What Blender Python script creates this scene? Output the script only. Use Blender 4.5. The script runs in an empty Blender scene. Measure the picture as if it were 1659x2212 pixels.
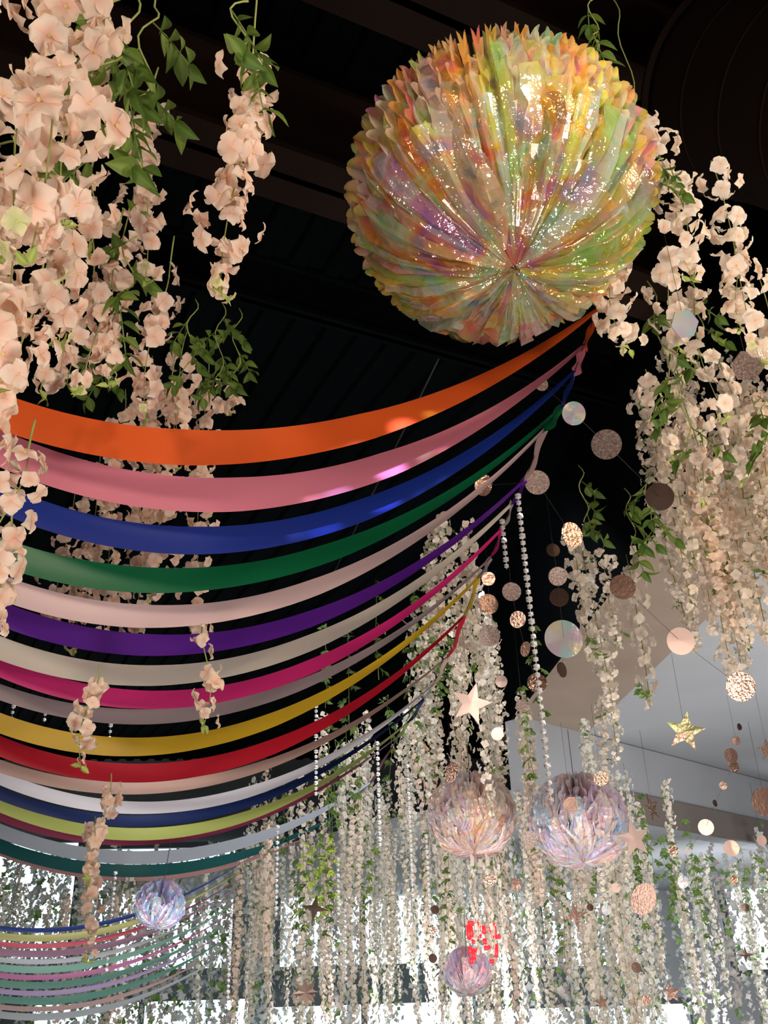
import bpy, math, random
from mathutils import Vector, Matrix
random.seed(11)
S=bpy.context.scene; C=S.collection
S.view_settings.view_transform='Standard'
R_=random.random
def U(a,b): return a+(b-a)*random.random()
W,H,F=1659.0,2212.0,2100.0
pit=math.radians(28); rol=math.radians(2.0)
CAM=Vector((0,0,1.6))
f0=Vector((0,math.cos(pit),math.sin(pit))); r0=Vector((1,0,0)); u0=Vector((0,-math.sin(pit),math.cos(pit)))
u1=u0*math.cos(rol)+r0*math.sin(rol); r1=r0*math.cos(rol)-u0*math.sin(rol)
def ray(px,py): return f0+r1*((px-W/2)/F)-u1*((py-H/2)/F)
def P(px,py,d): return CAM+ray(px,py)*d
def PZ(px,py,z):
    q=ray(px,py); return CAM+q*((z-CAM.z)/q.z)
def PL(px,py,pt,n):
    q=ray(px,py); return CAM+q*((pt-CAM).dot(n)/q.dot(n))
cd=bpy.data.cameras.new('camera'); cam=bpy.data.objects.new('camera',cd); C.objects.link(cam)
cam.matrix_world=Matrix(((r1.x,u1.x,-f0.x,CAM.x),(r1.y,u1.y,-f0.y,CAM.y),(r1.z,u1.z,-f0.z,CAM.z),(0,0,0,1)))
cd.sensor_fit='VERTICAL'; cd.sensor_height=36; cd.lens=F*36/H; cd.clip_start=0.05
S.camera=cam
UP=Vector((0,0,1))
a=ray(590,2200); a.z=0; a.normalize(); b=Vector((a.y,-a.x,0))

# ---------------- materials
def mat(name,col=(.5,.5,.5),rough=.5,metal=0,attr=False,transl=0,emis=0,noise=None,bump=0,bscale=40,spec=.5,sheen=0,coat=0,transp=0,multi=None,aniso=0):
    m=bpy.data.materials.new(name); m.use_nodes=True; nt=m.node_tree; N=nt.nodes; Lk=nt.links
    p=N['Principled BSDF']; out=N['Material Output']
    p.inputs['Base Color'].default_value=(*col,1); p.inputs['Roughness'].default_value=rough; p.inputs['Metallic'].default_value=metal
    p.inputs['Specular IOR Level'].default_value=spec
    if coat: p.inputs['Coat Weight'].default_value=coat; p.inputs['Coat Roughness'].default_value=.1
    if sheen: p.inputs['Sheen Weight'].default_value=sheen
    if aniso: p.inputs['Anisotropic'].default_value=aniso
    src=None
    if attr:
        at=N.new('ShaderNodeAttribute'); at.attribute_name='col'; src=at.outputs['Color']
    tc=N.new('ShaderNodeTexCoord')
    if noise:
        nz=N.new('ShaderNodeTexNoise'); nz.inputs['Scale'].default_value=noise[0]; nz.inputs['Detail'].default_value=4
        Lk.new(tc.outputs['Object'],nz.inputs['Vector'])
        rp=N.new('ShaderNodeValToRGB'); rp.color_ramp.elements[0].position=.3; rp.color_ramp.elements[1].position=.7
        rp.color_ramp.elements[0].color=(*noise[1],1); rp.color_ramp.elements[1].color=(*noise[2],1)
        Lk.new(nz.outputs['Fac'],rp.inputs['Fac'])
        if src:
            mx=N.new('ShaderNodeMix'); mx.data_type='RGBA'; mx.blend_type='MULTIPLY'; mx.inputs[0].default_value=1
            Lk.new(src,mx.inputs[6]); Lk.new(rp.outputs['Color'],mx.inputs[7]); src=mx.outputs[2]
        else: src=rp.outputs['Color']
    if multi:
        sc,fac,cols=multi
        nz=N.new('ShaderNodeTexNoise'); nz.inputs['Scale'].default_value=sc; nz.inputs['Detail'].default_value=2; nz.inputs['Distortion'].default_value=1.5
        Lk.new(tc.outputs['Object'],nz.inputs['Vector'])
        rp=N.new('ShaderNodeValToRGB'); cr=rp.color_ramp
        while len(cr.elements)<len(cols): cr.elements.new(.5)
        for i,cc in enumerate(cols):
            cr.elements[i].position=.28+.44*i/(len(cols)-1); cr.elements[i].color=(*cc,1)
        Lk.new(nz.outputs['Fac'],rp.inputs['Fac'])
        mx=N.new('ShaderNodeMix'); mx.data_type='RGBA'; mx.inputs[0].default_value=fac
        Lk.new(src,mx.inputs[6]); Lk.new(rp.outputs['Color'],mx.inputs[7]); src=mx.outputs[2]
    if src: Lk.new(src,p.inputs['Base Color'])
    if bump:
        n2=N.new('ShaderNodeTexNoise'); n2.inputs['Scale'].default_value=bscale; n2.inputs['Detail'].default_value=3
        Lk.new(tc.outputs['Object'],n2.inputs['Vector'])
        bp=N.new('ShaderNodeBump'); bp.inputs['Strength'].default_value=bump; bp.inputs['Distance'].default_value=.01
        Lk.new(n2.outputs['Fac'],bp.inputs['Height']); Lk.new(bp.outputs['Normal'],p.inputs['Normal'])
    if emis:
        p.inputs['Emission Strength'].default_value=emis
        if src: Lk.new(src,p.inputs['Emission Color'])
        else: p.inputs['Emission Color'].default_value=(*col,1)
    last=p.outputs[0]
    if transl:
        t=N.new('ShaderNodeBsdfTranslucent'); t.inputs['Color'].default_value=(*col,1)
        if src: Lk.new(src,t.inputs['Color'])
        mx=N.new('ShaderNodeMixShader'); mx.inputs[0].default_value=transl
        Lk.new(last,mx.inputs[1]); Lk.new(t.outputs[0],mx.inputs[2]); last=mx.outputs[0]
    if transp:
        t=N.new('ShaderNodeBsdfTransparent')
        mx=N.new('ShaderNodeMixShader'); mx.inputs[0].default_value=transp
        Lk.new(last,mx.inputs[1]); Lk.new(t.outputs[0],mx.inputs[2]); last=mx.outputs[0]
    Lk.new(last,out.inputs['Surface'])
    return m
M_PET=mat('petal_silk',(.9,.7,.6),.7,attr=True,transl=.38,spec=.2)
M_STEM=mat('vine_stem',(.28,.34,.10),.6)
M_LEAF=mat('leaf_green',(.1,.2,.03),.5,attr=True,transl=.25,spec=.3)
IR=[(.34,.14,.60),(.92,.20,.40),(.98,.38,.04),(.98,.70,.10),(.96,.94,.74),(.55,.86,.15),(.98,.66,.30),(.10,.66,.50),(.50,.68,1.0)]
M_FOIL=mat('iridescent_foil',(.9,.7,.3),.09,.48,attr=True,multi=(9,.40,IR),bump=.75,bscale=40,coat=1,transl=.33,transp=.25)
M_FOILP=mat('iridescent_foil_page',(.9,.7,.3),.16,.4,attr=True,multi=(6,.35,IR),bump=.5,bscale=30,coat=.8,transl=.45,transp=.15)
IR2=[(.45,.25,.75),(.95,.50,.55),(.95,.68,.42),(.95,.92,.88),(.88,.65,.92),(.35,.72,.92),(.5,.4,.9)]
M_FOIL2=mat('opal_foil',(.9,.7,.7),.10,.2,attr=True,multi=(24,.45,IR2),bump=1,bscale=60,coat=1,transl=.45,transp=.25)
M_ROSE=mat('rose_gold_foil',(.80,.50,.39),.2,.95,bump=.4,bscale=120)
M_COPPER=mat('brown_copper_card',(.24,.15,.12),.3,.6,bump=.3,bscale=100)
M_GLIT=mat('glitter_pink',(.8,.55,.48),.3,.6,noise=(260,(.35,.2,.16),(1,.85,.78)),bump=1,bscale=500)
M_BRONZE=mat('dark_bronze',(.08,.05,.04),.28,.6)
M_PALE=mat('pale_pink_card',(.62,.46,.42),.35,.5)
M_HOLO=mat('holographic_film',(.6,.6,.65),.2,.6,attr=True,bump=.3,bscale=30)
M_GOLD=mat('holographic_gold',(.6,.45,.28),.3,.7,noise=(14,(.22,.34,.10),(.5,.30,.26)),bump=.4,bscale=60)
M_BEAD=mat('crystal_bead',(.95,.96,.98),.05,.5,coat=1,spec=1)
M_WIRE=mat('dark_wire',(.05,.05,.045),.5,.5)
M_DECK=mat('black_deck',(.002,.003,.004),.8,0,noise=(2,(.0008,.0013,.0018),(.002,.003,.0038)),spec=.03)
M_BEAM=mat('brown_beam',(.02,.01,.007),.7,0,noise=(3,(.009,.0045,.003),(.015,.0075,.0055)),spec=.08)
M_DUCT=mat('dark_brown_duct',(.011,.0065,.005),.7,0,spec=.04)
M_DUCT2=mat('dark_gray_steel',(.03,.03,.03),.6,0,noise=(3,(.022,.023,.024),(.035,.035,.035)),spec=.2)
M_BEIGE=mat('beige_plaster',(.36,.30,.26),.9,noise=(1.5,(.31,.235,.185),(.37,.285,.225)))
M_TAUPE=mat('taupe_beam_paint',(.2,.17,.15),.9,noise=(1.5,(.20,.165,.145),(.24,.20,.175)))
M_GRAY=mat('gray_wall_paint',(.5,.5,.52),.9,noise=(1.2,(.40,.41,.43),(.45,.46,.48)))
M_WALL=mat('dark_gray_wall',(.10,.12,.13),.8,noise=(2,(.10,.12,.125),(.16,.18,.185)))
M_FLOOR=mat('floor_concrete',(.2,.19,.18),.6,noise=(3,(.16,.15,.14),(.24,.23,.22)))
M_WIN=mat('daylight_glass',(.8,.95,1.0),.5,emis=2.0,noise=(1.4,(.50,.64,.70),(.84,.97,1)))
M_FRAME=mat('window_frame',(.12,.14,.15),.5)
M_NEON=mat('red_neon',(1,.008,.012),.4,emis=3.5)

# ---------------- mesh builder
class MB:
    def __init__(s): s.v=[];s.f=[];s.c=[];s.m=[]
    def add(s,vs,fs,col=(1,1,1),mi=0):
        o=len(s.v); s.v+=[tuple(v) for v in vs]
        if isinstance(col,list): s.c+=col
        else: s.c+=[col]*len(vs)
        for q in fs: s.f.append([i+o for i in q]); s.m.append(mi)
    def mesh(s,name,mats,smooth=True):
        me=bpy.data.meshes.new(name); me.from_pydata(s.v,[],s.f)
        at=me.color_attributes.new('col','FLOAT_COLOR','POINT')
        fl=[]
        for c in s.c: fl+=[c[0],c[1],c[2],1]
        at.data.foreach_set('color',fl)
        for m in mats: me.materials.append(m)
        me.polygons.foreach_set('material_index',s.m)
        me.polygons.foreach_set('use_smooth',[smooth]*len(s.f))
        me.update(); return me
def obj(name,data=None,parent=None,loc=None,label=None,cat=None,group=None,kind=None):
    o=bpy.data.objects.new(name,data); C.objects.link(o)
    if parent: o.parent=parent
    if loc is not None: o.location=loc
    if label:o['label']=label
    if cat:o['category']=cat
    if group:o['group']=group
    if kind:o['kind']=kind
    return o
def tube(mb,pts,rad,n=6,col=(1,1,1),mi=0,taper=None):
    k=len(pts); vs=[];fs=[]; px_=None
    for i,p in enumerate(pts):
        t=(pts[min(i+1,k-1)]-pts[max(i-1,0)]).normalized()
        x=t.orthogonal().normalized()
        if i: x=(px_-t*px_.dot(t)).normalized()
        px_=x; y=t.cross(x); rr=rad*(taper(i/(k-1)) if taper else 1)
        for j in range(n):
            an=2*math.pi*j/n; vs.append(p+x*math.cos(an)*rr+y*math.sin(an)*rr)
    for i in range(k-1):
        for j in range(n): fs.append((i*n+j,i*n+(j+1)%n,(i+1)*n+(j+1)%n,(i+1)*n+j))
    fs.append(tuple(range(n))[::-1]); fs.append(tuple((k-1)*n+j for j in range(n)))
    mb.add(vs,fs,col,mi)
def lerp(a_,b_,t): return tuple(a_[i]+(b_[i]-a_[i])*t for i in range(3))
def frame(z,spin=0):
    z=z.normalized(); x=z.orthogonal().normalized(); x=Matrix.Rotation(spin,3,z)@x; y=z.cross(x)
    return Matrix(((x.x,y.x,z.x),(x.y,y.y,z.y),(x.z,y.z,z.z)))
EDGE=(.93,.77,.65); MID=(.88,.50,.39)
def floret(mb,M3,loc,size,ns=5,nt=4,edge=EDGE,mid=MID,pet=5):
    ph=U(0,6)
    for k in range(pet):
        an=ph+k*2*math.pi/pet+U(-.15,.15); L=size*U(.85,1.15)*(1 if k<2 or pet<5 else .88)
        cup=U(.0,.42); vs=[];cs=[];fs=[]; wv=U(.04,.15); wp=U(0,6)
        for i in range(ns):
            s=i/(ns-1)
            w=L*.58*(math.sin(math.pi*min(1,.03+s*.80))**.95)
            if i==ns-1: w*=.7
            for j in range(nt+1):
                t=-1+2*j/nt
                rad=L*s*(1-.12*t*t*(s>.5)) + L*.03
                if i==ns-1 and abs(t)<.2: rad-=L*.05
                xx=rad; yy=w*t*.95
                zz=L*(cup*s-.40*s*s*s)+L*.18*t*t*s*(1-.3*s)+L*wv*math.sin(3*t+wp+2*s)*s
                v=Vector((xx*math.cos(an)-yy*math.sin(an),xx*math.sin(an)+yy*math.cos(an),zz))
                vs.append(loc+M3@v); cs.append(lerp(mid,edge,min(1,s*1.4)))
        for i in range(ns-1):
            for j in range(nt):
                q=i*(nt+1)+j; fs.append((q,q+1,q+nt+2,q+nt+1))
        mb.add(vs,fs,cs)
    if ns>3:
        vs=[];n=6
        for i in range(n): vs.append(loc+M3@Vector((size*.1*math.cos(i*1.047),size*.1*math.sin(i*1.047),size*.06)))
        vs.append(loc+M3@Vector((0,0,size*.2)))
        mb.add(vs,[(i,(i+1)%n,n) for i in range(n)],(.8,.7,.3))
def leaf(mb,M3,loc,L,col,ns=6,wr=.27):
    vs=[];fs=[];cs=[]
    dr=U(.1,.5)
    for i in range(ns):
        s=i/(ns-1); w=L*wr*math.sin(math.pi*min(1,s**.8*.97+.02))
        for t in (-1,-.5,0,.5,1):
            vs.append(loc+M3@Vector((L*s,w*t,abs(t)*w*.35-L*dr*s*s)))
            cs.append(lerp(col,tuple(x*1.35 for x in col),abs(t)*.4) if t else tuple(x*1.6 for x in col))
    for i in range(ns-1):
        for j in range(4):
            q=i*5+j; fs.append((q,q+1,q+6,q+5))
    mb.add(vs,fs,cs)
BLO=[];BLP=[]
for k in range(10):
    mb=MB(); e=lerp(EDGE,(.95,.87,.78),R_()); m_=lerp(MID,(.93,.66,.57),R_())
    floret(mb,Matrix.Identity(3),Vector((0,0,0)),.025,6,6,e,m_,5 if k%3 else 4)
    BLO.append(mb.mesh('blossom',[M_PET]))
for k in range(8):
    mb=MB(); e=lerp((.93,.84,.75),(.96,.93,.87),R_()); m_=lerp((.90,.66,.54),(.93,.80,.70),R_())
    floret(mb,Matrix.Identity(3),Vector((0,0,0)),.024,6,6,e,m_,5 if k%3 else 4)
    BLP.append(mb.mesh('blossom_pale',[M_PET]))
BUD=MB(); floret(BUD,Matrix.Identity(3),Vector((0,0,0)),.014,4,4,(.85,.8,.5),(.6,.7,.3),4); BUD=BUD.mesh('bud',[M_PET])
def spray_leaves(mb,p,dirv,n,L,col,stem=True):
    pts=[p+dirv*(i*L*.55)+Vector((0,0,-.03*L*i*i)) for i in range(n+1)]
    if stem: tube(mb,pts,.0012,4,(.2,.3,.07))
    for i in range(1,n+1):
        t=(pts[i]-pts[i-1]).normalized(); sd=t.cross(UP+Vector((.01,.02,0))).normalized()
        for sg in (-1,1):
            d=(t*.6+sd*sg+Vector((0,0,U(-.5,.2)))).normalized()
            z=d.orthogonal().normalized(); z=Matrix.Rotation(U(-.8,.8)+ (math.pi/2),3,d)@z
            y=z.cross(d); M3=Matrix(((d.x,y.x,z.x),(d.y,y.y,z.y),(d.z,y.z,z.z)))
            leaf(mb,M3,pts[i],L*U(.8,1.2),lerp(col,(.22,.28,.05),R_()*.4))
    t=(pts[-1]-pts[-2]).normalized(); z=t.orthogonal().normalized(); y=z.cross(t)
    leaf(mb,Matrix(((t.x,y.x,z.x),(t.y,y.y,z.y),(t.z,y.z,z.z))),pts[-1],L,col)
def strand(px,y0,y1,d,wid=1.0,dens=1.0,sc=1.0,stemup=0.0,label=None,sprigs=0,sw=.012,dx=0,gap=.84,lib=None):
    lib=lib or BLO
    top=P(px,y0,d); n=Vector((0,1,0)); bot=PL(px,y1,top,n); L=top.z-bot.z
    root=obj('flower_garland',None,None,top,label or 'peach pink silk wisteria garland hanging from overhead vines','flower garland','peach wisteria garlands hanging near the ribbons')
    root.empty_display_size=.05
    p1=U(0,6);p2=U(0,6)
    def path(t): return Vector((sw*math.sin(p1+4*t)-sw*math.sin(p1)+dx*t, sw*math.sin(p2+3*t)-sw*math.sin(p2), -L*t))
    mb=MB()
    pts=[path(i/20) for i in range(21)]
    if stemup:
        q=U(-.02,.02)
        pts=[Vector((q*(i/6)**2*6*stemup,0,stemup*i/6)) for i in (6,5,4,3,2,1)]+pts
    tube(mb,pts,.0014,5,taper=lambda t:1.1-.6*t)
    st=obj('stem',mb.mesh('stem',[M_STEM]),root)
    nb=min(98,max(4,int(L/.0088*dens))); gp=U(0,6)
    for i in range(nb):
        t=(i+.5)/nb; taper=(1 if t<.75 else 1-.5*(t-.75)/.25)
        if math.sin(t*L*45+gp)>gap: continue
        an=i*2.4+U(-.5,.5); off=Vector((math.cos(an),math.sin(an),0))
        rr=U(.006,.036)*wid*taper*sc*(1+.3*math.sin(t*L*45+gp+2))
        c=path(t)+off*rr+Vector((0,0,U(-.01,.01)))
        z=(off+Vector((U(-.3,.3),U(-.3,.3),U(-.9,.4)))).normalized()
        M3=frame(z,U(0,6)); s=sc*U(.58,.95)*(taper*.5+.5)
        o=bpy.data.objects.new('blossom',BUD if (t>.96) else random.choice(lib)); C.objects.link(o); o.parent=root
        o.matrix_local=Matrix.Translation(c)@(M3*s).to_4x4()
    mb=MB(); 
    for k in range(3):
        e=path(1); dd=Vector((U(-1,1),U(-.5,.5),-U(.6,1.6))).normalized()
        leaf(mb,frame(dd.cross(UP)+Vector((.1,0,.1)),U(0,6)),e,.018,(.3,.38,.1),4)
    for k in range(sprigs):
        t=U(.05,.8); an=U(0,6.28)
        spray_leaves(mb,path(t),Vector((math.cos(an),math.sin(an)*.5,-.8)).normalized(),3,.03*sc,(.10,.19,.03))
    obj('leaf_sprig',mb.mesh('leaf_sprig',[M_LEAF]),root)
    return root
def vine(px,y0,y1,d,n=4,L=.035,col=(.08,.15,.028),stemup=.0,dx=0,spread=1):
    top=P(px,y0,d); bot=PL(px,y1,top,Vector((0,1,0))); Ln=top.z-bot.z
    mb=MB(); pts=[Vector((dx*i/12+.01*math.sin(i*.9),.01*math.cos(i*.7),-Ln*i/12)) for i in range(13)]
    if stemup: pts=[pts[0]+Vector((0,0,stemup))]+pts
    tube(mb,pts,.0014,5)
    o=obj('leaf_vine',mb.mesh('vine_stem',[M_STEM]),None,top,'green artificial vine with small oval leaves hanging beside flower garlands','vine','green leaf vines hanging between garlands')
    mb=MB()
    for k in range(n):
        p=pts[-1-int(12*k/max(1,n)*.95)]; an=U(0,6.28)
        spray_leaves(mb,p,Vector((math.cos(an)*spread,math.sin(an)*.6,-1)).normalized(),random.randint(2,4),L,col,True)
    obj('leaves',mb.mesh('leaves',[M_LEAF]),o)
    return o

# near left garlands
for (px,y0,y1,d,w,de,sc) in [(150,-60,600,.98,1.5,1.5,1.05),(50,180,820,1.05,1.4,1.3,1.0),(230,60,480,1.1,1.0,.9,.95),
      (95,560,1090,1.1,1.2,1.15,.92),(150,440,760,1.25,1.1,1.0,.95),(25,1120,1400,1.25,1.1,1.1,.85),
      (20,480,900,1.2,1.0,1.0,.95),(120,200,560,1.2,1.2,.8,1.0),(60,980,1240,1.2,1,1,.85)]:
    strand(px,y0,y1,d,w,de,sc,.4 if y0<100 else .05,sprigs=1 if px<60 else 0)
strand(545,140,650,1.3,1.1,1.6,.92,.28,label='single peach silk wisteria garland with pale tendril tip on dark ceiling',gap=.93)
strand(320,240,600,1.5,.9,1.0,.95,.1,sprigs=0); strand(300,380,850,1.6,1.0,.9,.95,.1,sprigs=1); strand(365,600,900,1.75,1.2,1.1,1.,.1)
strand(245,560,830,1.45,1.0,.9,.95,.1); strand(130,780,880,1.4,.8,.9,.9,.05); strand(195,380,560,1.3,.9,.8,1,.1); strand(200,620,830,1.5,1.1,.9,.95,.1)
for (px,y0,y1,d,w) in [(330,830,1400,2.75,1.5),(390,780,1330,2.7,1.4),(450,830,1400,2.9,1.3),(270,900,1400,2.9,1.4),(215,1000,1400,3.0,1.3),(490,850,900,2.8,1),(370,830,1000,2.6,1.1),(160,1080,1350,3.0,1.2)]:
    strand(px,y0,y1,d,w,1.1,1.15,.1,label='peach wisteria garland hanging behind the stretched ribbons')
for (px,y0,y1,d) in [(435,1370,1560,1.8),(215,1460,1660,1.75),(240,1690,1900,2.2),(205,1780,2080,2.6)]:
    strand(px,y0,y1,d,.8,1.,.9,.02,label='thin peach wisteria tip dangling in front of the ribbons')
for (px,y0,y1,d,w,de) in [(1395,270,480,2.0,1.2,1.1),(1455,380,620,1.9,1.1,.9),(1545,370,800,2.0,1.0,.9),(1325,560,760,1.75,1.1,1.2),(1440,560,760,1.9,1.1,.8),
      (1590,540,700,1.9,1,.8),(1500,620,900,2.0,1.2,.75),(1640,600,900,2.1,1.2,.75),(1560,800,1050,2.2,1.1,.75),(1400,820,1000,2.3,1.1,.8),(1480,880,1080,2.3,1.1,.75),(1630,880,1150,2.3,1.1,.75)]:
    strand(px,y0,y1,d,w,de,1.05,.03,label='cream white wisteria garland hanging near brown duct',lib=BLP)
for (px,y0,y1,d,n,st) in [(290,-30,330,1.2,6,.2),(265,-40,150,1.1,4,.2),(330,0,230,1.3,5,.2),(520,-20,110,1.25,3,.2),(480,650,830,2.3,6,0),(515,660,820,2.35,4,0),(420,640,800,2.2,4,0),(240,700,800,2.0,3,0),(290,480,640,1.5,4,0),
     (20,280,420,1.2,3,0),(1270,-20,80,2.0,3,.3),(1320,-20,240,2.2,1,.3),(1420,330,400,1.9,3,0),(1400,600,850,1.95,4,0),(1460,800,960,2.1,3,0),(1390,1000,1150,2.2,4,0),(1250,1000,1130,2.4,4,0),
     (1350,1050,1180,2.3,4,0),(1640,850,950,2.1,3,0),(1490,600,740,2.1,3,0)]:
    vine(px,y0,y1,d,n,.034,stemup=st)

# mid/far garland variants
LEN=[.4,.7,1.1,1.6]; VAR={}
for L in LEN:
    VAR[L]=[]
    for s in range(3):
        mb=MB(); nb=int(L/.0085); p1=U(0,6)
        tone=[((.90,.76,.63),(.86,.62,.49)),((.84,.78,.68),(.80,.68,.57)),((.78,.77,.70),(.70,.67,.58))][s]
        for i in range(nb):
            t=(i+.5)/nb; an=i*2.4+U(-.6,.6); off=Vector((math.cos(an),math.sin(an),0)); tp=1 if t<.7 else 1-.6*(t-.7)/.3
            c=Vector((.012*math.sin(p1+5*t*L),.012*math.sin(p1+4*t*L),-L*t))+off*U(.004,.05)*tp
            floret(mb,frame(off+Vector((0,0,U(-.8,.6))),U(0,6)),c,.0200*U(.7,1.1)*(tp*.5+.5),3,2,lerp(tone[0],(.92,.9,.85),R_()*.35),tone[1],4)
        tube(mb,[Vector((.012*math.sin(p1+5*t*L/10),.012*math.sin(p1+4*t*L/10),-L*t/10)) for t in range(11)],.0015,4,(.3,.35,.1))
        for k in range(int(L*6)):
            an=U(0,6.28); spray_leaves(mb,Vector((0,0,-L*R_()**1.5)),Vector((math.cos(an),math.sin(an),-.7)).normalized(),2,.022,(.13,.23,.06),False)
        VAR[L].append(mb.mesh('garland_flowers',[M_PET]))
TONEL=['peach','cream','ivory white']
def far(px,y0,y1,d,tone=None,grp='distant wisteria garlands',xs=1.0):
    if px>1180 and y0<1830: d=min(d,7.3)
    top=P(px,y0,d); bot=PL(px,y1,top,Vector((0,1,0))); L=top.z-bot.z
    k=min(LEN,key=lambda q:abs(math.log(q/L))); s=tone if tone is not None else random.choice([0,1,1,2,2])
    o=obj('wisteria_garland',VAR[k][s],None,top,TONEL[s]+' silk wisteria garland hanging in a dense curtain','flower garland',grp)
    o.scale=(xs,xs,L/k); o.rotation_euler=(0,0,U(0,6.28)); return o
for i in range(34): far(U(1370,1690),U(830,980),U(1200,1500),U(2.7,3.9),random.choice([0,1,1]))
for i in range(5): far(U(1420,1680),U(700,800),U(950,1100),U(2.6,3.2),1)
for (x,y0,y1,d) in [(1240,1130,1430,3.2),(1265,1180,1560,3.4),(1345,1200,1530,3.0),(1310,1190,1400,3.3),(1560,1300,1500,3),(1015,1180,1460,3.6),(1000,1250,1480,3.8),(1290,1350,1650,4.5)]:
    far(x,y0,y1,d,1)
for i in range(15): far(U(870,1060),U(1230,1520),U(1650,1800),U(4.6,6.0))
for i in range(9): far(U(680,900),U(1480,1640),U(1750,1950),U(5.5,7))
for i in range(5): far(U(880,1010),U(1080,1250),U(1300,1500),U(4,5))
for i in range(84): far(U(540,1450),U(1660,1840),U(2050,2400),U(6,10),xs=1.0)
for x in (1020,1052,1078): far(x,1850,2060,4.5,2,xs=.5)
for i in range(3): far(U(1100,1140),U(1480,1600),U(1900,2050),U(4.6,6))
for i in range(3): far(U(1250,1300),U(1500,1600),U(1900,2050),U(4.6,6))
for i in range(18): far(U(-20,560),U(1850,1930),U(2080,2300),U(6.5,11))
for i in range(10): far(U(1450,1660),U(1830,1960),U(2100,2250),U(7,9),2)
mb=MB()
for i in range(250):
    px=U(-60,1500) if i<225 else U(1440,1680); d=U(9.5,14.0); y0=U(1760,1900) if px>560 else U(1820,1900); top=P(px,y0,d); bot=PL(px,U(2080,2330),top,Vector((0,1,0))); L=top.z-bot.z
    tone=random.choice([(.60,.59,.54),(.66,.62,.56),(.58,.50,.45),(.64,.67,.66)])
    for j in range(int(L/.045)):
        an=U(0,6.28); c=top+Vector((math.cos(an)*U(.0,.05),math.sin(an)*U(0,.05),-.045*j)); s=U(.03,.052)
        M3=frame(Vector((math.cos(an),math.sin(an),U(-1,1))),U(0,6)); vs=[]
        for q in range(8): rr=s*(1 if q%2 else .6); vs.append(c+M3@Vector((rr*math.cos(q*.785),rr*math.sin(q*.785),rr*.3)))
        vs.append(c); mb.add(vs,[(q,(q+1)%8,8) for q in range(8)],(.22,.36,.10) if R_()<.14 else lerp(tone,(.75,.73,.70),R_()*.4))
obj('wisteria_curtain',mb.mesh('curtain_flowers',[M_PET],False),None,None,'dense far curtain of fine pale wisteria before windows','flower curtain',None,'stuff')
LV=[]
for s in range(3):
    mb=MB(); tube(mb,[Vector((.01*math.sin(i),0,-.06*i)) for i in range(9)],.0015,4,(.2,.3,.06))
    for k in range(7):
        an=U(0,6.28); spray_leaves(mb,Vector((0,0,-.07*k)),Vector((math.cos(an),math.sin(an),-.8)).normalized(),2,.034,[(.08,.16,.035),(.42,.58,.06),(.06,.13,.04)][s],True)  # the yellow-green variant has the light on its leaves put into the colour
    LV.append(mb.mesh('leafy_vine',[M_LEAF]))
def fv(px,y0,d,s=None,sc=1):
    o=obj('leaf_vine',LV[random.choice([0,2]) if s is None else s],None,P(px,y0,d),'distant green leafy vine among cream garlands','vine','distant leafy vines'); o.scale=(sc,sc,sc); o.rotation_euler=(0,0,U(0,6))
for i in range(8): fv(U(870,1060),U(1200,1500),U(4,5.5))
for i in range(8): fv(U(700,900),U(1250,1600),U(4.5,5.5))
for i in range(24): fv(U(560,1500),U(1680,1880),U(5.2,7))
for (x,y) in [(655,1815),(700,1810),(675,1830),(720,1805),(690,1820)]: fv(x,y,5.6,1,.85)
for (x,y,d) in [(1130,1480,3.8),(1150,1350,3.8),(1600,1830,6),(1640,1850,6),(1500,1850,6)]: fv(x,y,d,0,.8)

# ---------------- ribbons
zA=2.88
RB=[('orange',(.76,.115,.02),888,(500,966),(1290,668),80),
('dusty pink',(.80,.26,.37),968,(600,1060),(1262,745),72),
('royal blue',(.012,.04,.33),1075,(520,1163),(1242,800),60),
('emerald green',(.005,.17,.065),1192,(430,1251),(1212,880),56),
('light pink',(.86,.62,.66),1268,(390,1330),(1178,925),50),
('purple',(.13,.02,.38),1325,(400,1392),(1135,1035),48),
('cream',(.74,.69,.62),1400,(430,1452),(1108,1085),46),
('hot pink',(.74,.03,.24),1440,(450,1503),(1086,1140),40),
('mauve gray',(.38,.32,.36),1495,(400,1543),(1060,1205),32),
('golden yellow',(.75,.50,.03),1562,(330,1612),(1035,1245),40),
('red',(.60,.015,.04),1612,(350,1668),(1003,1330),40),
('rose beige',(.52,.35,.31),1655,(350,1700),(970,1415),26),
('white',(.62,.61,.68),1680,(310,1745),(935,1480),28),
('navy blue',(.008,.018,.08),1715,(350,1771),(915,1510),24),
('lime olive',(.32,.36,.10),1740,(350,1800),(882,1560),26),
('burgundy',(.15,.02,.05),1765,(300,1818),(860,1590),16),
('silver blue',(.33,.37,.43),1795,(400,1846),(800,1690),28),
('dark teal',(.006,.08,.08),1828,(350,1879),(720,1765),26),
('blush',(.42,.22,.21),1842,(340,1895),(680,1800),13)]
def ribmat(nm,c):
    return mat('satin_'+nm.replace(' ','_'),c,.40,0,transl=.12,spec=.55)
RPS=[PZ(r[4][0],r[4][1],zA) for r in RB]
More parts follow.
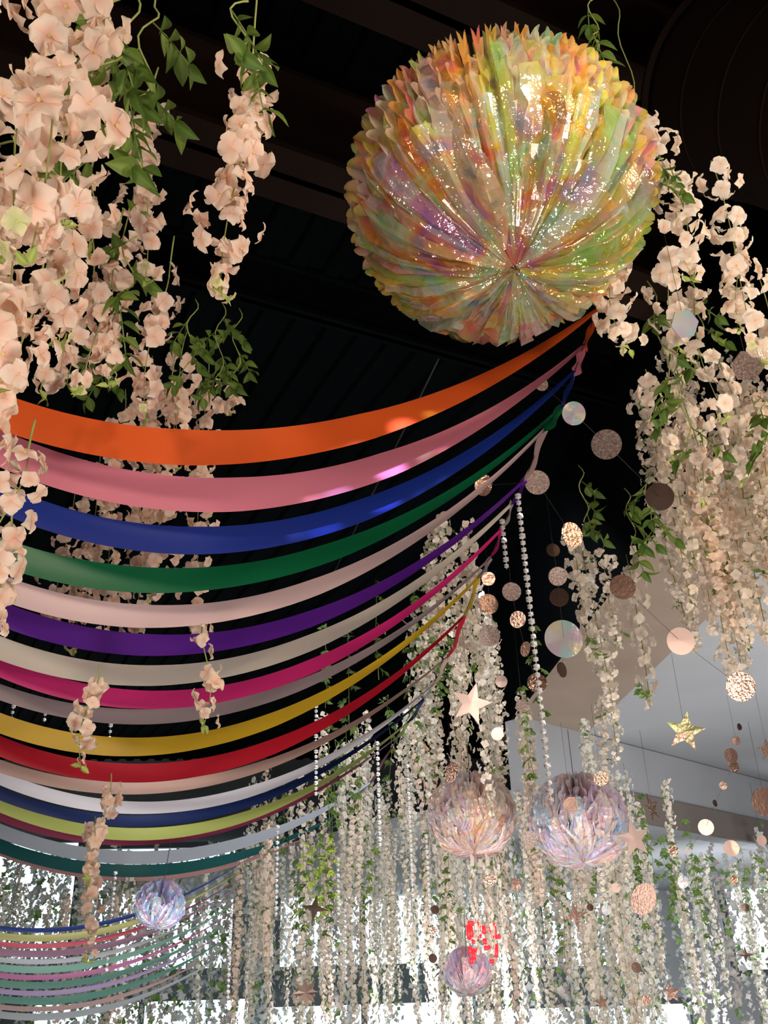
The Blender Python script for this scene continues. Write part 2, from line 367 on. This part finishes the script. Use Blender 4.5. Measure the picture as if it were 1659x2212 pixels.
def ribbon(nm,c,lp,mp,rp,wpx,rz,grp,nxt=None):
    Rp=PZ(rp[0],rp[1],rz); n=a
    Mp=PL(mp[0],mp[1],Rp,n); Lp=PL(lp[0],lp[1],Rp,n)
    def co(p): return (p-Rp).dot(b),p.z
    (x1,z1),(x2,z2),(x3,z3)=co(Lp),co(Mp),co(Rp)
    d12=(z2-z1)/(x2-x1); d23=(z3-z2)/(x3-x2); c2=(d23-d12)/(x3-x1); c2=max(c2,.02)
    fz=lambda x: z1+d12*(x-x1)+c2*(x-x1)*(x-x2)
    vx=(x1+x2)/2-d12/(2*c2)
    xl=min(2*vx-x3, x1-.05); xl=max(xl,x1-2.5)
    dep=(Mp-CAM).dot(f0); q=(Mp-CAM); el=math.asin(q.z/q.length)
    wd=wpx*dep/F/math.cos(el)*.97
    mb=MB(); vs=[];fs=[];K=90; NV=5
    path=[(x3+(xl-x3)*i/K) for i in range(K+1)]
    ph=U(0,6)
    for i,x in enumerate(path):
        s=i/K; z=fz(x); p=Rp+b*x; p.z=z
        dz=(fz(x+.01)-z)/.01; T=(b+UP*dz).normalized()
        Nn=(a-T*a.dot(T)).normalized(); Wv=T.cross(Nn).normalized()
        if Wv.z<0: Wv=-Wv
        xr=(x3-x)/(x3-x2)
        tw=.80*max(0,1-xr*.9)**.9 + .08*math.sin(3.3*x+ph)+.03*math.sin(9*x+ph)
        Wd=(Wv*math.cos(tw)+Nn*math.sin(tw))
        w=wd*(.22+.78*min(1,xr*1.5)**.9)
        for j in range(NV):
            t=-1+2*j/(NV-1); vs.append(p+Wd*(w*.5*t)+Nn*(.0012*math.sin(6*x+2*t+ph)))
    for i in range(K):
        for j in range(NV-1):
            q_=i*NV+j; fs.append((q_,q_+1,q_+NV+1,q_+NV))
    if nxt is not None:
        o=len(vs); FL=12; dv=nxt-Rp
        for i in range(FL+1):
            s=i/FL
            c0=Rp+dv*(s*1.08)+b*(.004*math.sin(s*9+ph))-UP*(.008*math.sin(math.pi*min(1,s)))
            for j in range(NV):
                t=-1+2*j/(NV-1); vs.append(c0+UP*(wd*(.16+.08*math.sin(math.pi*min(1,s)))*t)+b*(.004*t*math.cos(ph+3*s)))
        for i in range(FL):
            for j in range(NV-1):
                q_=o+i*NV+j; fs.append((q_,q_+1,q_+NV+1,q_+NV))
    mb.add(vs,fs); me=mb.mesh('ribbon',[ribmat(nm,c)])
    obj('satin_ribbon',me,None,None,nm+' satin ribbon swagged between overhead cords','ribbon',grp)
for i,(nm,c,ly,mp,rp,w) in enumerate(RB):
    ribbon(nm,c,(0,ly),mp,rp,w,zA,'row of swagged satin ribbons',RPS[i+1] if i+1<len(RB) else None)
mb=MB(); tube(mb,RPS+[RPS[-1]+a*1.2],.0012,6)
obj('hanging_wire',mb.mesh('hanging_wire',[M_WIRE]),None,None,'thin dark overhead wire carrying the ribbon ends','wire')
c2=[(.02,.04,.16),(.35,.35,.15),(.42,.08,.12),(.28,.16,.24),(.42,.46,.52),(.22,.42,.37),(.50,.18,.38),(.14,.30,.26),(.42,.34,.58),(.12,.3,.25),(.5,.35,.35),(.45,.5,.55)]
n2=['navy blue','olive','crimson','mauve','silver','mint','magenta','sea green','lavender','dark green','blush','pale gray']
for i in range(12):
    y=2005+i*17; rp=(520-i*5,1865+i*19); dd=4.2+.18*i
    ribbon(n2[i],c2[i],(0,y),(110,y+4),rp,14 if i%2 else 10,P(rp[0],rp[1],dd).z,'second distant row of ribbons')

# ---------------- foil balls
PAL1=[((.98,.66,.08),5),((.84,.90,.14),5),((.98,.34,.03),4.2),((.38,.80,.15),3),((.98,.66,.42),4),((.96,.94,.82),8),((.85,.32,.58),2.2),((.06,.62,.50),2),((.38,.2,.64),1.2),((.62,.82,1),4),((.95,.16,.25),1.2)]
PALT=[((.97,.95,.86),8),((.98,.84,.42),4),((.84,.96,.48),3),((.98,.74,.56),3),((.7,.88,1),4),((.98,.5,.6),1.8),((.98,.44,.06),2),((.2,.86,.58),1.6)]  # paler tones paint highlights onto the thin crease strips
PAL2=[((.98,.72,.52),6),((.92,.62,.68),3),((.98,.87,.65),4),((.7,.58,.9),1.2),((.5,.8,.92),1),((.95,.52,.25),1.2),((.95,.94,.92),4)]
PAL2B=[((.96,.76,.72),4),((.90,.66,.90),3),((.95,.93,.94),5),((.5,.45,.92),1.6),((.4,.78,.95),2.2),((.95,.56,.38),1.2),((.72,.9,.55),1.2)]
PAL3=[((.4,.45,.98),3),((.25,.75,.98),4),((.7,.5,.9),2),((.85,.92,.98),2),((.95,.5,.3),1)]
def pick(p):
    t=R_()*sum(w for _,w in p)
    for c,w in p:
        t-=w
        if t<=0: return lerp(c,(U(0,1),U(0,1),U(0,1)),.06)
    return p[0][0]
def ball(center,R,pal,nwide,nthin,npage,scal,label,name='foil_ball',fat=1.0,mf=None,mp=None,tilt0=-14,palt=None,wild=0,spike=.03):
    mf=mf or M_FOIL; mp=mp or M_FOILP; palt=palt or pal
    root=obj(name,None,None,center,label,'foil ball'); root.rotation_euler=(math.radians(tilt0),math.radians(U(-3,3)),0)
    mb=MB()
    for i in range(npage):
        ph=2*math.pi*i/npage+U(-.02,.02); K=scal*6; vs=[];fs=[];cs=[]; col=pick(pal); col2=pick(pal)
        for k in range(K+1):
            th=math.pi*k/K; sc=abs(math.sin(math.pi*(k/6)))**.6
            g=min(1,max(0,(th-.7)/.6)); base=.78+.165*g
            for j,rr in enumerate((.40,.68,base+.065*sc*g)):
                dphi=(.28*math.pi*2/npage)*(1 if i%2 else -1)*math.sin(scal*.5*th*2)*(rr**2)
                q=R*rr
                vs.append(Vector((q*math.sin(th)*math.cos(ph+dphi),q*math.sin(th)*math.sin(ph+dphi),-q*math.cos(th)*.97)))
                cs.append(lerp(col,col2,.5+.5*math.sin(th*5+j)))
        for k in range(K):
            for j in range(2):
                q_=k*3+j; fs.append((q_,q_+1,q_+4,q_+3))
        mb.add(vs,fs,cs)
    obj('scalloped_pages',mb.mesh('scalloped_pages',[mp],False),root)
    mb=MB()
    for i in range(nwide+nthin):
        wide=i<nwide
        ph=U(0,2*math.pi); t0=U(.02,.08) if R_()<.8 else U(.2,.9)
        t1=U(.75,2.0) if wide else U(.4,1.9)
        t1=max(t1,t0+.5)
        w=R*(U(.03,.10) if wide else U(.004,.012))*fat; K=8 if wide else 9; NV=random.choice([3,4,5]) if wide else 3
        col=pick(pal if wide else palt); tilt=U(-.8,.8) if wide else U(-1.3,1.3)
        ra=U(.76,.86); rb=U(.82,.91); fold=U(.4,1.1) if wide else U(.5,1.2)
        dph=U(-.10,.10)+U(-wild,wild); vs=[];fs=[];cs=[]; c2_=pick(pal if wide else palt) if R_()<.6 else col; c3_=pick(pal) if R_()<.6 else c2_
        lift=U(0,spike); jit=[U(-1,1) for _ in range(K+2)]; zj=[U(-.3,1.2) if j%2 else U(-.3,.3) for j in range(NV)]
        for k in range(K+1):
            s=k/K; th=t0+(t1-t0)*s; p_=ph+dph*s
            er=Vector((math.sin(th)*math.cos(p_),math.sin(th)*math.sin(p_),-math.cos(th)*.97))
            et=Vector((-math.sin(p_),math.cos(p_),0))
            gr=math.sin(min(th,1.6))
            rr=R*min(.95,ra+(rb-ra)*min(1,s*1.6)+lift*s**2.5+.016*jit[k]); ww=w*(.10+1.15*gr)*(1+.3*jit[k+1])
            dv=et*math.cos(tilt)+er*math.sin(tilt); nn=er*math.cos(tilt)-et*math.sin(tilt)
            c0=er*rr; cc=lerp(col,c2_,min(1,s*2)) if s<.5 else lerp(c2_,c3_,s*2-1)
            tg=Vector((math.cos(th)*math.cos(p_),math.cos(th)*math.sin(p_),math.sin(th)))
            for j in range(NV):
                t=-1+2*j/(NV-1)
                ext=(.03*R*math.cos(t*1.5)) if (wide and k==K) else 0
                v=c0+dv*ww*t+nn*ww*fold*zj[j]+tg*ext
                if v.length>R*.975: v=v*(R*.975/v.length)
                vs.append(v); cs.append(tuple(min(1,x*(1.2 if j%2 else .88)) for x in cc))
        for k in range(K):
            for j in range(NV-1):
                q_=k*NV+j; fs.append((q_,q_+1,q_+NV+1,q_+NV))
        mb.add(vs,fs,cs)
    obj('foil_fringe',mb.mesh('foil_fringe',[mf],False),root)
    mb=MB(); tube(mb,[Vector((0,0,R*.9)),Vector((0,0,R*1.6+.1))],.0015,5)
    obj('hanging_loop',mb.mesh('hanging_loop',[M_WIRE]),root)
    return root
BC=P(1080,422,1.66)
bl=ball(BC,.264,PAL1,290,330,64,19,'large gold iridescent honeycomb foil ball with scalloped edge',palt=PALT,spike=.05)
mb=MB()
for (px,py,ang,ln,wd,col) in [(1035,390,1.15,.17,.026,(.30,.10,.26)),(1060,440,1.3,.14,.022,(.80,.5,.42)),(1175,330,1.6,.13,.010,(.02,.22,.13)),(1215,225,.7,.06,.014,(.2,.06,.15))]:
    pc=P(px,py,1.40)-BC; pc=pc.normalized()*.256
    dr=(r1*math.cos(ang)-u1*math.sin(ang)).normalized(); n=pc.normalized(); dr=(dr-n*dr.dot(n)).normalized(); sd=n.cross(dr)
    vs=[];fs=[]
    for k in range(9):
        s=k/8; w=wd*math.sin(math.pi*min(1,s*.93+.05)); c0=pc+dr*(s-.5)*ln+n*(.012*math.sin(6*s)+.006)
        vs+=[c0-sd*w,c0+n*.016*math.sin(math.pi*s),c0+sd*w]
    for k in range(8):
        for j in range(2): q_=k*3+j; fs.append((q_,q_+1,q_+4,q_+3))
    mb.add(vs,fs,col)
me=mb.mesh('folded_shard',[M_FOIL],False)
me.transform(Matrix.Rotation(math.radians(14),4,'X'))
obj('folded_shards',me,bl)
kw=dict(mf=M_FOIL2,mp=M_FOIL2,wild=.9,spike=.12)
ball(P(1020,1762,4.6),.212,PAL2,260,300,40,10,'small peach gold opal foil ball hanging under bead strand',fat=1.0,**kw)
ball(P(1250,1775,4.2),.215,PAL2B,260,300,40,10,'small clear rainbow opal foil ball on crystal strand',fat=1.0,**kw)
ball(P(1010,2100,4.9),.125,PAL2B+PAL3,110,120,28,8,'tiny lilac foil ball hanging before the windows',fat=1.1,**kw)
ball(P(345,1955,4.1),.11,PAL3,90,100,20,8,'tiny blue iridescent foil ball hanging before the windows',fat=1.1,**kw)

# ---------------- bead strands
def beads(px,y0,y1,d,br=.0075,label='clear crystal bead strand hanging vertically'):
    top=P(px,y0,d); bot=PL(px,y1,top,Vector((0,1,0))); L=top.z-bot.z
    mb=MB(); n=int(L/(br*2.5))
    tube(mb,[Vector((0,0,0)),Vector((0,0,-L))],.0008,4)
    for i in range(n):
        z=-(i+.5)*L/n; rr=br*(1.0 if i%3 else 1.25); vs=[Vector((0,0,z+rr)),Vector((0,0,z-rr))]; m_=8
        for lv in (-.45,.45):
            for j in range(m_): vs.append(Vector((rr*.9*math.cos(j*2*math.pi/m_+lv+i),rr*.9*math.sin(j*2*math.pi/m_+lv+i),z-lv*rr)))
        fs=[(0,2+j,2+(j+1)%m_) for j in range(m_)]+[(1,2+m_+(j+1)%m_,2+m_+j) for j in range(m_)]+[(2+j,2+m_+j,2+m_+(j+1)%m_,2+(j+1)%m_) for j in range(m_)]
        mb.add(vs,fs)
    return obj('bead_strand',mb.mesh('bead_strand',[M_BEAD],False),None,top,label,'bead strand','crystal bead strands')
beads(1118,1065,1740,2.2,.0066,'long clear crystal bead strand holding an opal foil ball')
for q in [(1084,1120,1230,2.2,.006),(683,1520,1720,4,.008),(815,1600,1830,4,.008),(730,1850,1980,5,.010),(100,1525,1560,4.5,.009),(30,1520,1570,4.5,.009),(240,1560,1600,4.5,.009),(880,1650,1950,4.5,.008),(1010,1700,1760,4.6,.008),(745,1960,2120,5.0,.010),(500,1960,2160,5,.010),(1010,2150,2230,4.7,.009),(250,1880,2100,5,.010),(600,1780,1980,5,.010),(920,1800,2000,4.6,.009)]:
    beads(*q)
# ---------------- discs and stars
def discmesh(R,m,th=.0012,n=36,pts=None,inner=None):
    mb=MB(); ring=[]; R=R*.93
    if pts:
        for i in range(pts*2):
            rr=R if i%2==0 else R*inner; an=math.pi*i/pts+math.pi/2; ring.append((rr*math.cos(an),rr*math.sin(an)))
    else:
        for i in range(n): ring.append((R*math.cos(2*math.pi*i/n),R*math.sin(2*math.pi*i/n)))
    k=len(ring); bw=U(-.1,.1)*R
    vs=[Vector((x,bw*x*x/R/R,y)) for x,y in ring]; vs=[v+Vector((0,-th,0)) for v in vs]+[v+Vector((0,th,0)) for v in vs]+[Vector((0,-th*1.6,0)),Vector((0,th*1.6,0))]
    fs=[(i,(i+1)%k,2*k) for i in range(k)]+[(k+(i+1)%k,k+i,2*k+1) for i in range(k)]+[(i,k+i,k+(i+1)%k,(i+1)%k) for i in range(k)]
    hc=[(.75,.6,.8),(.5,.8,.85),(.85,.8,.6),(.8,.85,.9)]
    cs=[hc[int(i*7/k)%4] for i in range(k)]*2+[(.8,.8,.85)]*2
    mb.add(vs,fs,cs); return mb.mesh('disc',[m],False)
MM={'r':M_ROSE,'g':M_GLIT,'d':M_BRONZE,'p':M_PALE,'h':M_HOLO,'o':M_GOLD,'c':M_COPPER}
MN={'r':'rose gold','g':'pink glitter','d':'bronze','p':'pale pink','h':'iridescent','o':'gold holographic','c':'brown copper'}
def garl(items,name='disc_garland',label=None,extra=None):
    pts=[P(i[0],i[1],i[5]) for i in items]; mb=MB()
    pp=list(pts)
    if len(pp)==1: pp=[pp[0]+UP*.25,pp[0]]
    else: pp=pp if abs(items[0][0]-items[-1][0])>60 else [pp[0]+UP*.2]+pp
    tube(mb,[p-pts[0] for p in pp],.0005,4)
    lb=label or ('string garland with '+', '.join(sorted(set(MN[i[3]] for i in items))[:3])+' discs')
    root=obj(name,mb.mesh('string',[M_WIRE]),None,pts[0],lb,'garland','glittery paper garlands')
    for (px,py,rp,m,yaw,d),p in zip(items,pts):
        nm,kw='disc',{}
        if extra: nm,kw=extra
        o=obj(nm,discmesh(rp*d/F,MM[m],**kw),root,p-pts[0],MN[m]+' '+nm)
        fw=(p-CAM); base=math.atan2(-fw.x,fw.y); el=math.asin(fw.z/fw.length)
        o.rotation_euler=(U(-.25,.35)+el*.5,U(-.3,.3),base+yaw)
garl([(1170,830,16,'g',.5,2.1),(1240,893,28,'h',.3,2.1),(1310,960,35,'g',.0,2.1),(1425,1073,33,'d',.2,2.15)])
garl([(1045,1048,25,'r',.6,2.6),(1160,1042,29,'g',.3,2.6),(1235,1155,30,'r',.7,2.6),(1345,1268,30,'c',.2,2.6),(1470,1385,32,'p',.3,2.6),(1600,1483,34,'r',.2,2.6)])
garl([(1195,1188,16,'d',.3,2.8),(1205,1245,22,'g',.4,2.8),(1208,1290,22,'d',.1,2.8),(1218,1380,45,'h',.3,2.8),(1214,1447,18,'d',1.,2.8)])
garl([(1105,1278,22,'g',.2,2.9),(1118,1338,20,'r',.4,2.9),(1135,1402,18,'r',1.,2.9),(1160,1475,23,'r',.1,2.9)])
garl([(1055,1250,16,'r',.2,2.9),(1055,1305,24,'c',.4,2.9),(1057,1373,25,'g',0,2.9)])
garl([(1083,1472,14,'p',0,2.9),(1074,1585,15,'p',.3,2.9)]); garl([(1128,1525,15,'g',0,2.9)])
garl([(975,1668,24,'r',1.0,3.5)]); garl([(1298,1682,17,'r',.3,3.2)]); garl([(1232,1738,17,'c',.2,2.9)])
garl([(1580,1632,17,'c',.6,4),(1585,1655,14,'r',.6,4),(1562,1697,9,'c',0,4),(1545,1735,8,'d',1,4),(1525,1787,18,'p',.2,4),(1485,1838,10,'h',.3,4),(1475,1905,14,'h',.5,4)])
garl([(1590,1600,10,'c',.3,4.2),(1597,1570,8,'d',1,4.2)]); garl([(1652,1732,32,'c',.5,3)]); garl([(1645,1815,12,'p',.5,3.4),(1580,1832,18,'p',.2,3.4),(1585,1900,9,'r',.2,3.4),(1610,1960,9,'d',.2,3.4)])
garl([(1390,1942,36,'c',.7,3.6)]); garl([(1455,1838,12,'r',0,3.6),(1330,1918,11,'p',.3,3.6),(1310,1965,12,'h',.3,3.6),(1275,1960,8,'d',.3,3.6)])
garl([(1145,1812,18,'g',.3,3.4),(1115,1910,14,'c',.5,3.4)]); garl([(1060,1900,14,'r',.4,4),(940,1965,10,'d',.3,4),(935,2010,9,'r',.3,4),(935,2070,10,'d',.3,4)]); garl([(1375,2090,12,'c',.4,4),(1395,2160,12,'c',.4,4)])
st=dict(pts=5,inner=.42)
def star(px,py,rp,m,yaw,d,kw=st,nm='star'):
    garl([(px,py,rp,m,yaw,d)],'star_ornament' if nm!='hexagon' else 'hexagon_ornament',MN[m]+' '+{'star':'five-pointed star','sparkle':'four-pointed star','snowflake':'snowflake','hexagon':'hexagon'}[nm]+' ornament hanging on thread',(nm,kw))
star(1018,1520,50,'p',.25,2.9); star(1480,1580,47,'o',.2,3); star(1408,1745,34,'r',1.1,3.1); star(1370,1812,46,'p',.5,3.2); star(1658,1620,26,'c',.4,4)
sp=dict(pts=4,inner=.3); star(1243,1978,34,'c',.4,3.6,sp,'sparkle'); star(680,1962,32,'d',.1,5,sp,'sparkle'); star(1610,2062,20,'d',.1,4,sp,'sparkle'); star(1450,2145,24,'c',.1,4)
star(660,2145,30,'d',.1,4.5,dict(pts=8,inner=.55),'snowflake'); star(1300,2165,18,'c',.1,4.5)
hx=dict(n=6); star(1478,700,36,'h',.5,1.75,hx,'hexagon'); star(1615,790,38,'g',.2,1.9,hx,'hexagon'); star(1645,760,20,'g',.4,1.9,hx,'hexagon')

# ---------------- room
def prism(name,o,e1,e2,e3,m,kind='structure',label=None,cat=None):
    mb=MB(); vs=[o+e1*i+e2*j+e3*k for k in (0,1) for j in (0,1) for i in (0,1)]
    mb.add(vs,[(0,2,3,1),(4,5,7,6),(0,1,5,4),(2,6,7,3),(0,4,6,2),(1,3,7,5)])
    return obj(name,mb.mesh(name,[m],False),None,None,label,cat,None,kind)
B1=PZ(0,190,4.7); B2=PZ(750,440,4.7); cdir=(B2-B1).normalized(); edir=Vector((-cdir.y,cdir.x,0))
if edir.y<0: edir=-edir
mb=MB(); vs=[];fs=[]; x=-14; prof=[]
while x<16:
    for dx_,dz_ in ((0,0),(.08,0),(.1,.03),(.18,.03)): prof.append((x+dx_,dz_))
    x+=.2
for (xx,zz) in prof:
    for yy in (-4,26): p=cdir*xx+edir*yy; vs.append(Vector((p.x,p.y,5.3+zz)))
for i in range(len(prof)-1): fs.append((2*i,2*i+2,2*i+3,2*i+1))
mb.add(vs,fs); obj('ceiling',mb.mesh('ceiling',[M_DECK],False),kind='structure',label='black corrugated metal roof deck')
def beam(p,hw,hh,nm,m=M_BEAM):
    mb=MB(); mid=cdir*16
    t=.03
    for (o,e2,e3) in [(Vector((0,0,0))-edir*hw,edir*2*hw,UP*t),(Vector((0,0,hh))-edir*hw,edir*2*hw,UP*t),(-edir*t*.5,edir*t,UP*hh)]:
        o=p-mid*.5+o; vs=[o+mid*i+e2*j+e3*k for k in (0,1) for j in (0,1) for i in (0,1)]
        mb.add(vs,[(0,2,3,1),(4,5,7,6),(0,1,5,4),(2,6,7,3),(0,4,6,2),(1,3,7,5)])
    obj(nm,mb.mesh('beam',[m],False),None,None,'brown painted steel roof beam',None,None,'structure')
beam(PZ(370,300,4.7),.14,.45,'trim_1'); beam(PZ(1000,60,4.7),.14,.45,'trim_2'); beam(PZ(500,640,5.0),.04,.28,'trim_3',M_DECK)
mb=MB(); tube(mb,[PZ(955,760,5.1),PZ(720,1240,5.1)],.006,8)
obj('conduit_pipe',mb.mesh('conduit',[M_DUCT2]),None,None,'thin gray conduit pipe under the black roof deck','pipe')
mb=MB(); d0=P(1590,190,3.3); d1=P(2250,270,2.3); dv=(d1-d0); n_=30
pts=[d0+dv*(i/n_) for i in range(n_+1)]
tube(mb,pts,.34,64)
for i in range(0,n_,5): tube(mb,[pts[i],pts[i]+dv*.005],.344,64)
tube(mb,[pts[0]-dv*.008,pts[0]+dv*.004],.36,64)
obj('ventilation_duct',mb.mesh('duct',[M_DUCT]),None,None,'large dark brown round ventilation duct with ribbed seams','duct')
zS=4.0; q1=PZ(1075,1600,zS); q2=PZ(1240,1610,zS)
l1=q1.dot(b); l2=q2.dot(b); A0=-2.0
g1=PZ(1335,1770,3.25); g2=PZ(1900,1872,3.25); e=(g2-g1); g0=g1-e*.22
A1=max(q1.dot(a),q2.dot(a))+.2
prism('trim_5',a*A0+b*l1+UP*zS,b*(l2-l1),a*(A1-A0),UP*.06,M_BEIGE,label='beige plaster ceiling soffit')
prism('trim_7',a*A0+b*(l1-.03)+UP*zS,b*.03,a*(A1-A0),UP*1.3,M_DECK,label='black painted soffit side')
prism('ceiling_upper',a*A0+b*(l2+.002)+UP*(zS+.01),b*9,a*(A1+4-A0),UP*.1,M_GRAY,label='pale gray plaster ceiling panel')
nn_=Vector((-e.y,e.x,0)).normalized()
if nn_.dot(a)<0: nn_=-nn_
prism('wall_bulkhead',g0,e*2.2,nn_*.2,UP*(zS-3.25),M_GRAY,label='pale gray painted bulkhead wall')
prism('trim_6',g1-nn_*.06-e*.1,e*2.1,nn_*.06,UP*.26,M_TAUPE,label='taupe painted fascia beam')
prism('ceiling_lower',g0+nn_*.2+UP*.05,e*2.2,nn_*7,UP*.1,M_GRAY,label='pale lower ceiling beyond bulkhead')
BWp=a*15.0; nrm=a
def wc(px,py): p=PL(px,py,BWp,nrm); return p.dot(b),p.z
prism('wall_back',a*15.05+b*-14,b*32,a*.3,UP*5.4,M_WALL,label='dark gray far wall behind flower curtain')
xr_,_=wc(1400,2000)
prism('wall_panel',a*15.0+b*xr_,b*8,a*.04,UP*4.6,M_GRAY,label='pale gray wall panel beside window')
wi=0
def window(x0,x1,y0,y1,nm=2):
    global wi; wi+=1
    xa,_=wc(x0,(y0+y1)/2); xb,_=wc(x1,(y0+y1)/2); _,za=wc((x0+x1)/2,y1); _,zb=wc((x0+x1)/2,y0)
    o=prism('window_%d'%wi,a*14.96+b*xa+UP*za,b*(xb-xa),a*.04,UP*(zb-za),M_WIN,label='bright daylit window with gray frame')
    mb=MB()
    def bx(o_,e1,e2,e3):
        vs=[o_+e1*i+e2*j+e3*k for k in (0,1) for j in (0,1) for i in (0,1)]
        mb.add(vs,[(0,2,3,1),(4,5,7,6),(0,1,5,4),(2,6,7,3),(0,4,6,2),(1,3,7,5)])
    O=a*14.88; t=.08
    bx(O+b*(xa-t)+UP*(za-t),b*(xb-xa+2*t),a*.08,UP*t); bx(O+b*(xa-t)+UP*zb,b*(xb-xa+2*t),a*.08,UP*t)
    for k in range(nm+1): bx(O+b*(xa+(xb-xa)*k/nm-t/2)+UP*za,b*t,a*.08,UP*(zb-za))
    obj('window_frame',mb.mesh('window_frame',[M_FRAME],False),o)
window(-160,165,1825,2075,1); window(190,510,1835,2095,1); window(600,960,1880,2085,2); window(985,1340,1900,2090,2); window(1560,1720,1840,2095,1)
window(60,540,2165,2330,2); window(570,1000,2170,2340,2); window(1040,1500,2175,2340,2)
prism('floor',a*-3+b*-14-UP*.1,b*32,a*18.3,UP*.1,M_FLOOR,label='concrete floor')
prism('wall_left',a*-3+b*-9,b*.2,a*18,UP*5.3,M_WALL,label='dark wall')
mb=MB(); nc=P(1045,2040,4.7); sx=4.7/F
def npth(pts): tube(mb,[b*(x*sx)+UP*(-y*sx) for x,y in pts],.0095,8)
for seg in [[(-32,-45),(-20,-43)],[(-14,-42),(-8,-42)],[(-32,-40),(-31,-10)],[(-31,4),(-30,18)],[(-30,24),(-29,38)],[(-26,-6),(-16,-4)],[(-8,-38),(-8,-26)],[(-8,-20),(-8,-12)],[(26,-42),(27,-10)],[(27,0),(27,16),(24,26)],[(19,33),(10,34)],[(2,-38),(3,-20)],[(3,-12),(3,0)],[(32,-14),(38,-14)],[(0,8),(14,6)],[(-18,10),(-12,14)],[(12,-30),(18,-30)],[(-26,-38),(-25,-14)],[(20,-38),(21,-12)],[(-24,8),(-23,30)]]: npth(seg)
obj('neon_sign',mb.mesh('neon_sign',[M_NEON]),None,nc,'glowing red neon lettering seen through flowers','neon sign')
pl=bpy.data.lights.new('neon_glow','POINT'); pl.energy=2.0; pl.color=(1,.05,.05); pl.shadow_soft_size=.05
po=bpy.data.objects.new('neon_glow',pl); C.objects.link(po); po.location=nc-a*.12

# ---------------- lights
def area(loc,tgt,size,pw,col,nm='lamp'):
    l=bpy.data.lights.new(nm,'AREA'); l.size=size; l.energy=pw; l.color=col; o=bpy.data.objects.new(nm,l); C.objects.link(o); o.location=loc
    o.rotation_euler=(Vector(tgt)-Vector(loc)).to_track_quat('-Z','Y').to_euler(); return o
area((-1.2,-.9,2.6),(-.5,1.4,2.3),.3,20,(1,.80,.60),'warm_unseen_lamp')  # unseen warm fill added for the left garlands
area((1.3,-.6,1.4),(.5,1.6,2.8),.25,27,(1,.84,.70),'warm_unseen_lamp')  # warm fill added behind the camera, aimed up at the ball
area((-.2,.2,1.0),(.3,2.2,2.7),.3,13,(1,.88,.80),'fill_lamp')  # added low fill aimed up at the ribbons
area((2.2,1.0,3.2),(.3,1.5,2.7),.2,28,(1,.76,.52),'warm_unseen_lamp')  # unseen warm lamp added above right of the ball
area((.35,.5,2.9),(.4,1.3,2.7),.1,4,(1,.85,.7),'small_fill_lamp')  # small fill added from above for the ribbon ends
area((1.2,1.3,1.3),(1.5,3.2,2.7),.3,13,(1,.86,.74),'warm_unseen_lamp')  # warm fill added to brighten the right garlands
area((2.9,3.4,1.0),(3.0,6.5,3.9),.8,65,(1,.90,.82),'fill_lamp')  # fill added under the soffit, pointing up at it
area((.9,2.6,1.0),(1.1,4.5,2.6),.4,24,(1,.92,.86),'fill_lamp')  # added fill from below for the middle garlands
area((-.6,3.2,1.0),(.2,7,2.4),1.2,58,(1,.97,.93),'fill_lamp')  # wide fill added in front of the far garlands
area((.2,5.5,4.4),(.2,7.5,2.4),1.5,46,(.96,.97,1),'cool_fill_lamp')  # unseen fill added above the far garlands
area((.5,8.0,1.3),(.2,11,2.4),1.5,60,(.95,.98,1),'fill_lamp')  # added low fill for the far curtain
area((3.8,6.0,1.4),tuple(g1+e*.4+UP*1),1.2,80,(.94,.96,1),'cool_fill_lamp')  # fill added to brighten the gray bulkhead wall
area((3.5,11.5,1.6),(4.5,14,3),1.2,60,(.9,.95,1),'cool_fill_lamp')  # unseen fill added before the pale back wall panel
def spot(tgt,src,pw,ang,col):  # added spots imitate glints that the foil ball throws onto the ribbons
    l=bpy.data.lights.new('added_glint_spot','SPOT'); l.energy=pw; l.color=col; l.spot_size=math.radians(ang); l.spot_blend=1; l.shadow_soft_size=.01
    o=bpy.data.objects.new('added_glint_spot',l); C.objects.link(o); o.location=src; o.rotation_euler=(tgt-Vector(src)).to_track_quat('-Z','Y').to_euler()
bs=Vector(BC)+Vector((-.05,-.30,-.2))
for (x,y,i,pw,an,cl) in [(955,965,1,15,4,(1,.7,.9)),(975,905,0,11,4,(1,.7,.55)),(700,1150,2,35,6,(.45,.48,1)),(880,1120,3,22,4,(.4,1,.6)),(820,1240,4,16,3,(.95,.8,1)),(740,1335,5,80,6,(.6,.45,1)),(880,1215,4,14,3,(1,.9,1)),(560,1310,4,18,3,(.9,.8,1))]:
    spot(PL(x,y,RPS[i],a),bs,pw,an,cl)
w=bpy.data.worlds.new('world'); S.world=w; w.use_nodes=True
w.node_tree.nodes['Background'].inputs[0].default_value=(.6,.75,.9,1); w.node_tree.nodes['Background'].inputs[1].default_value=.05
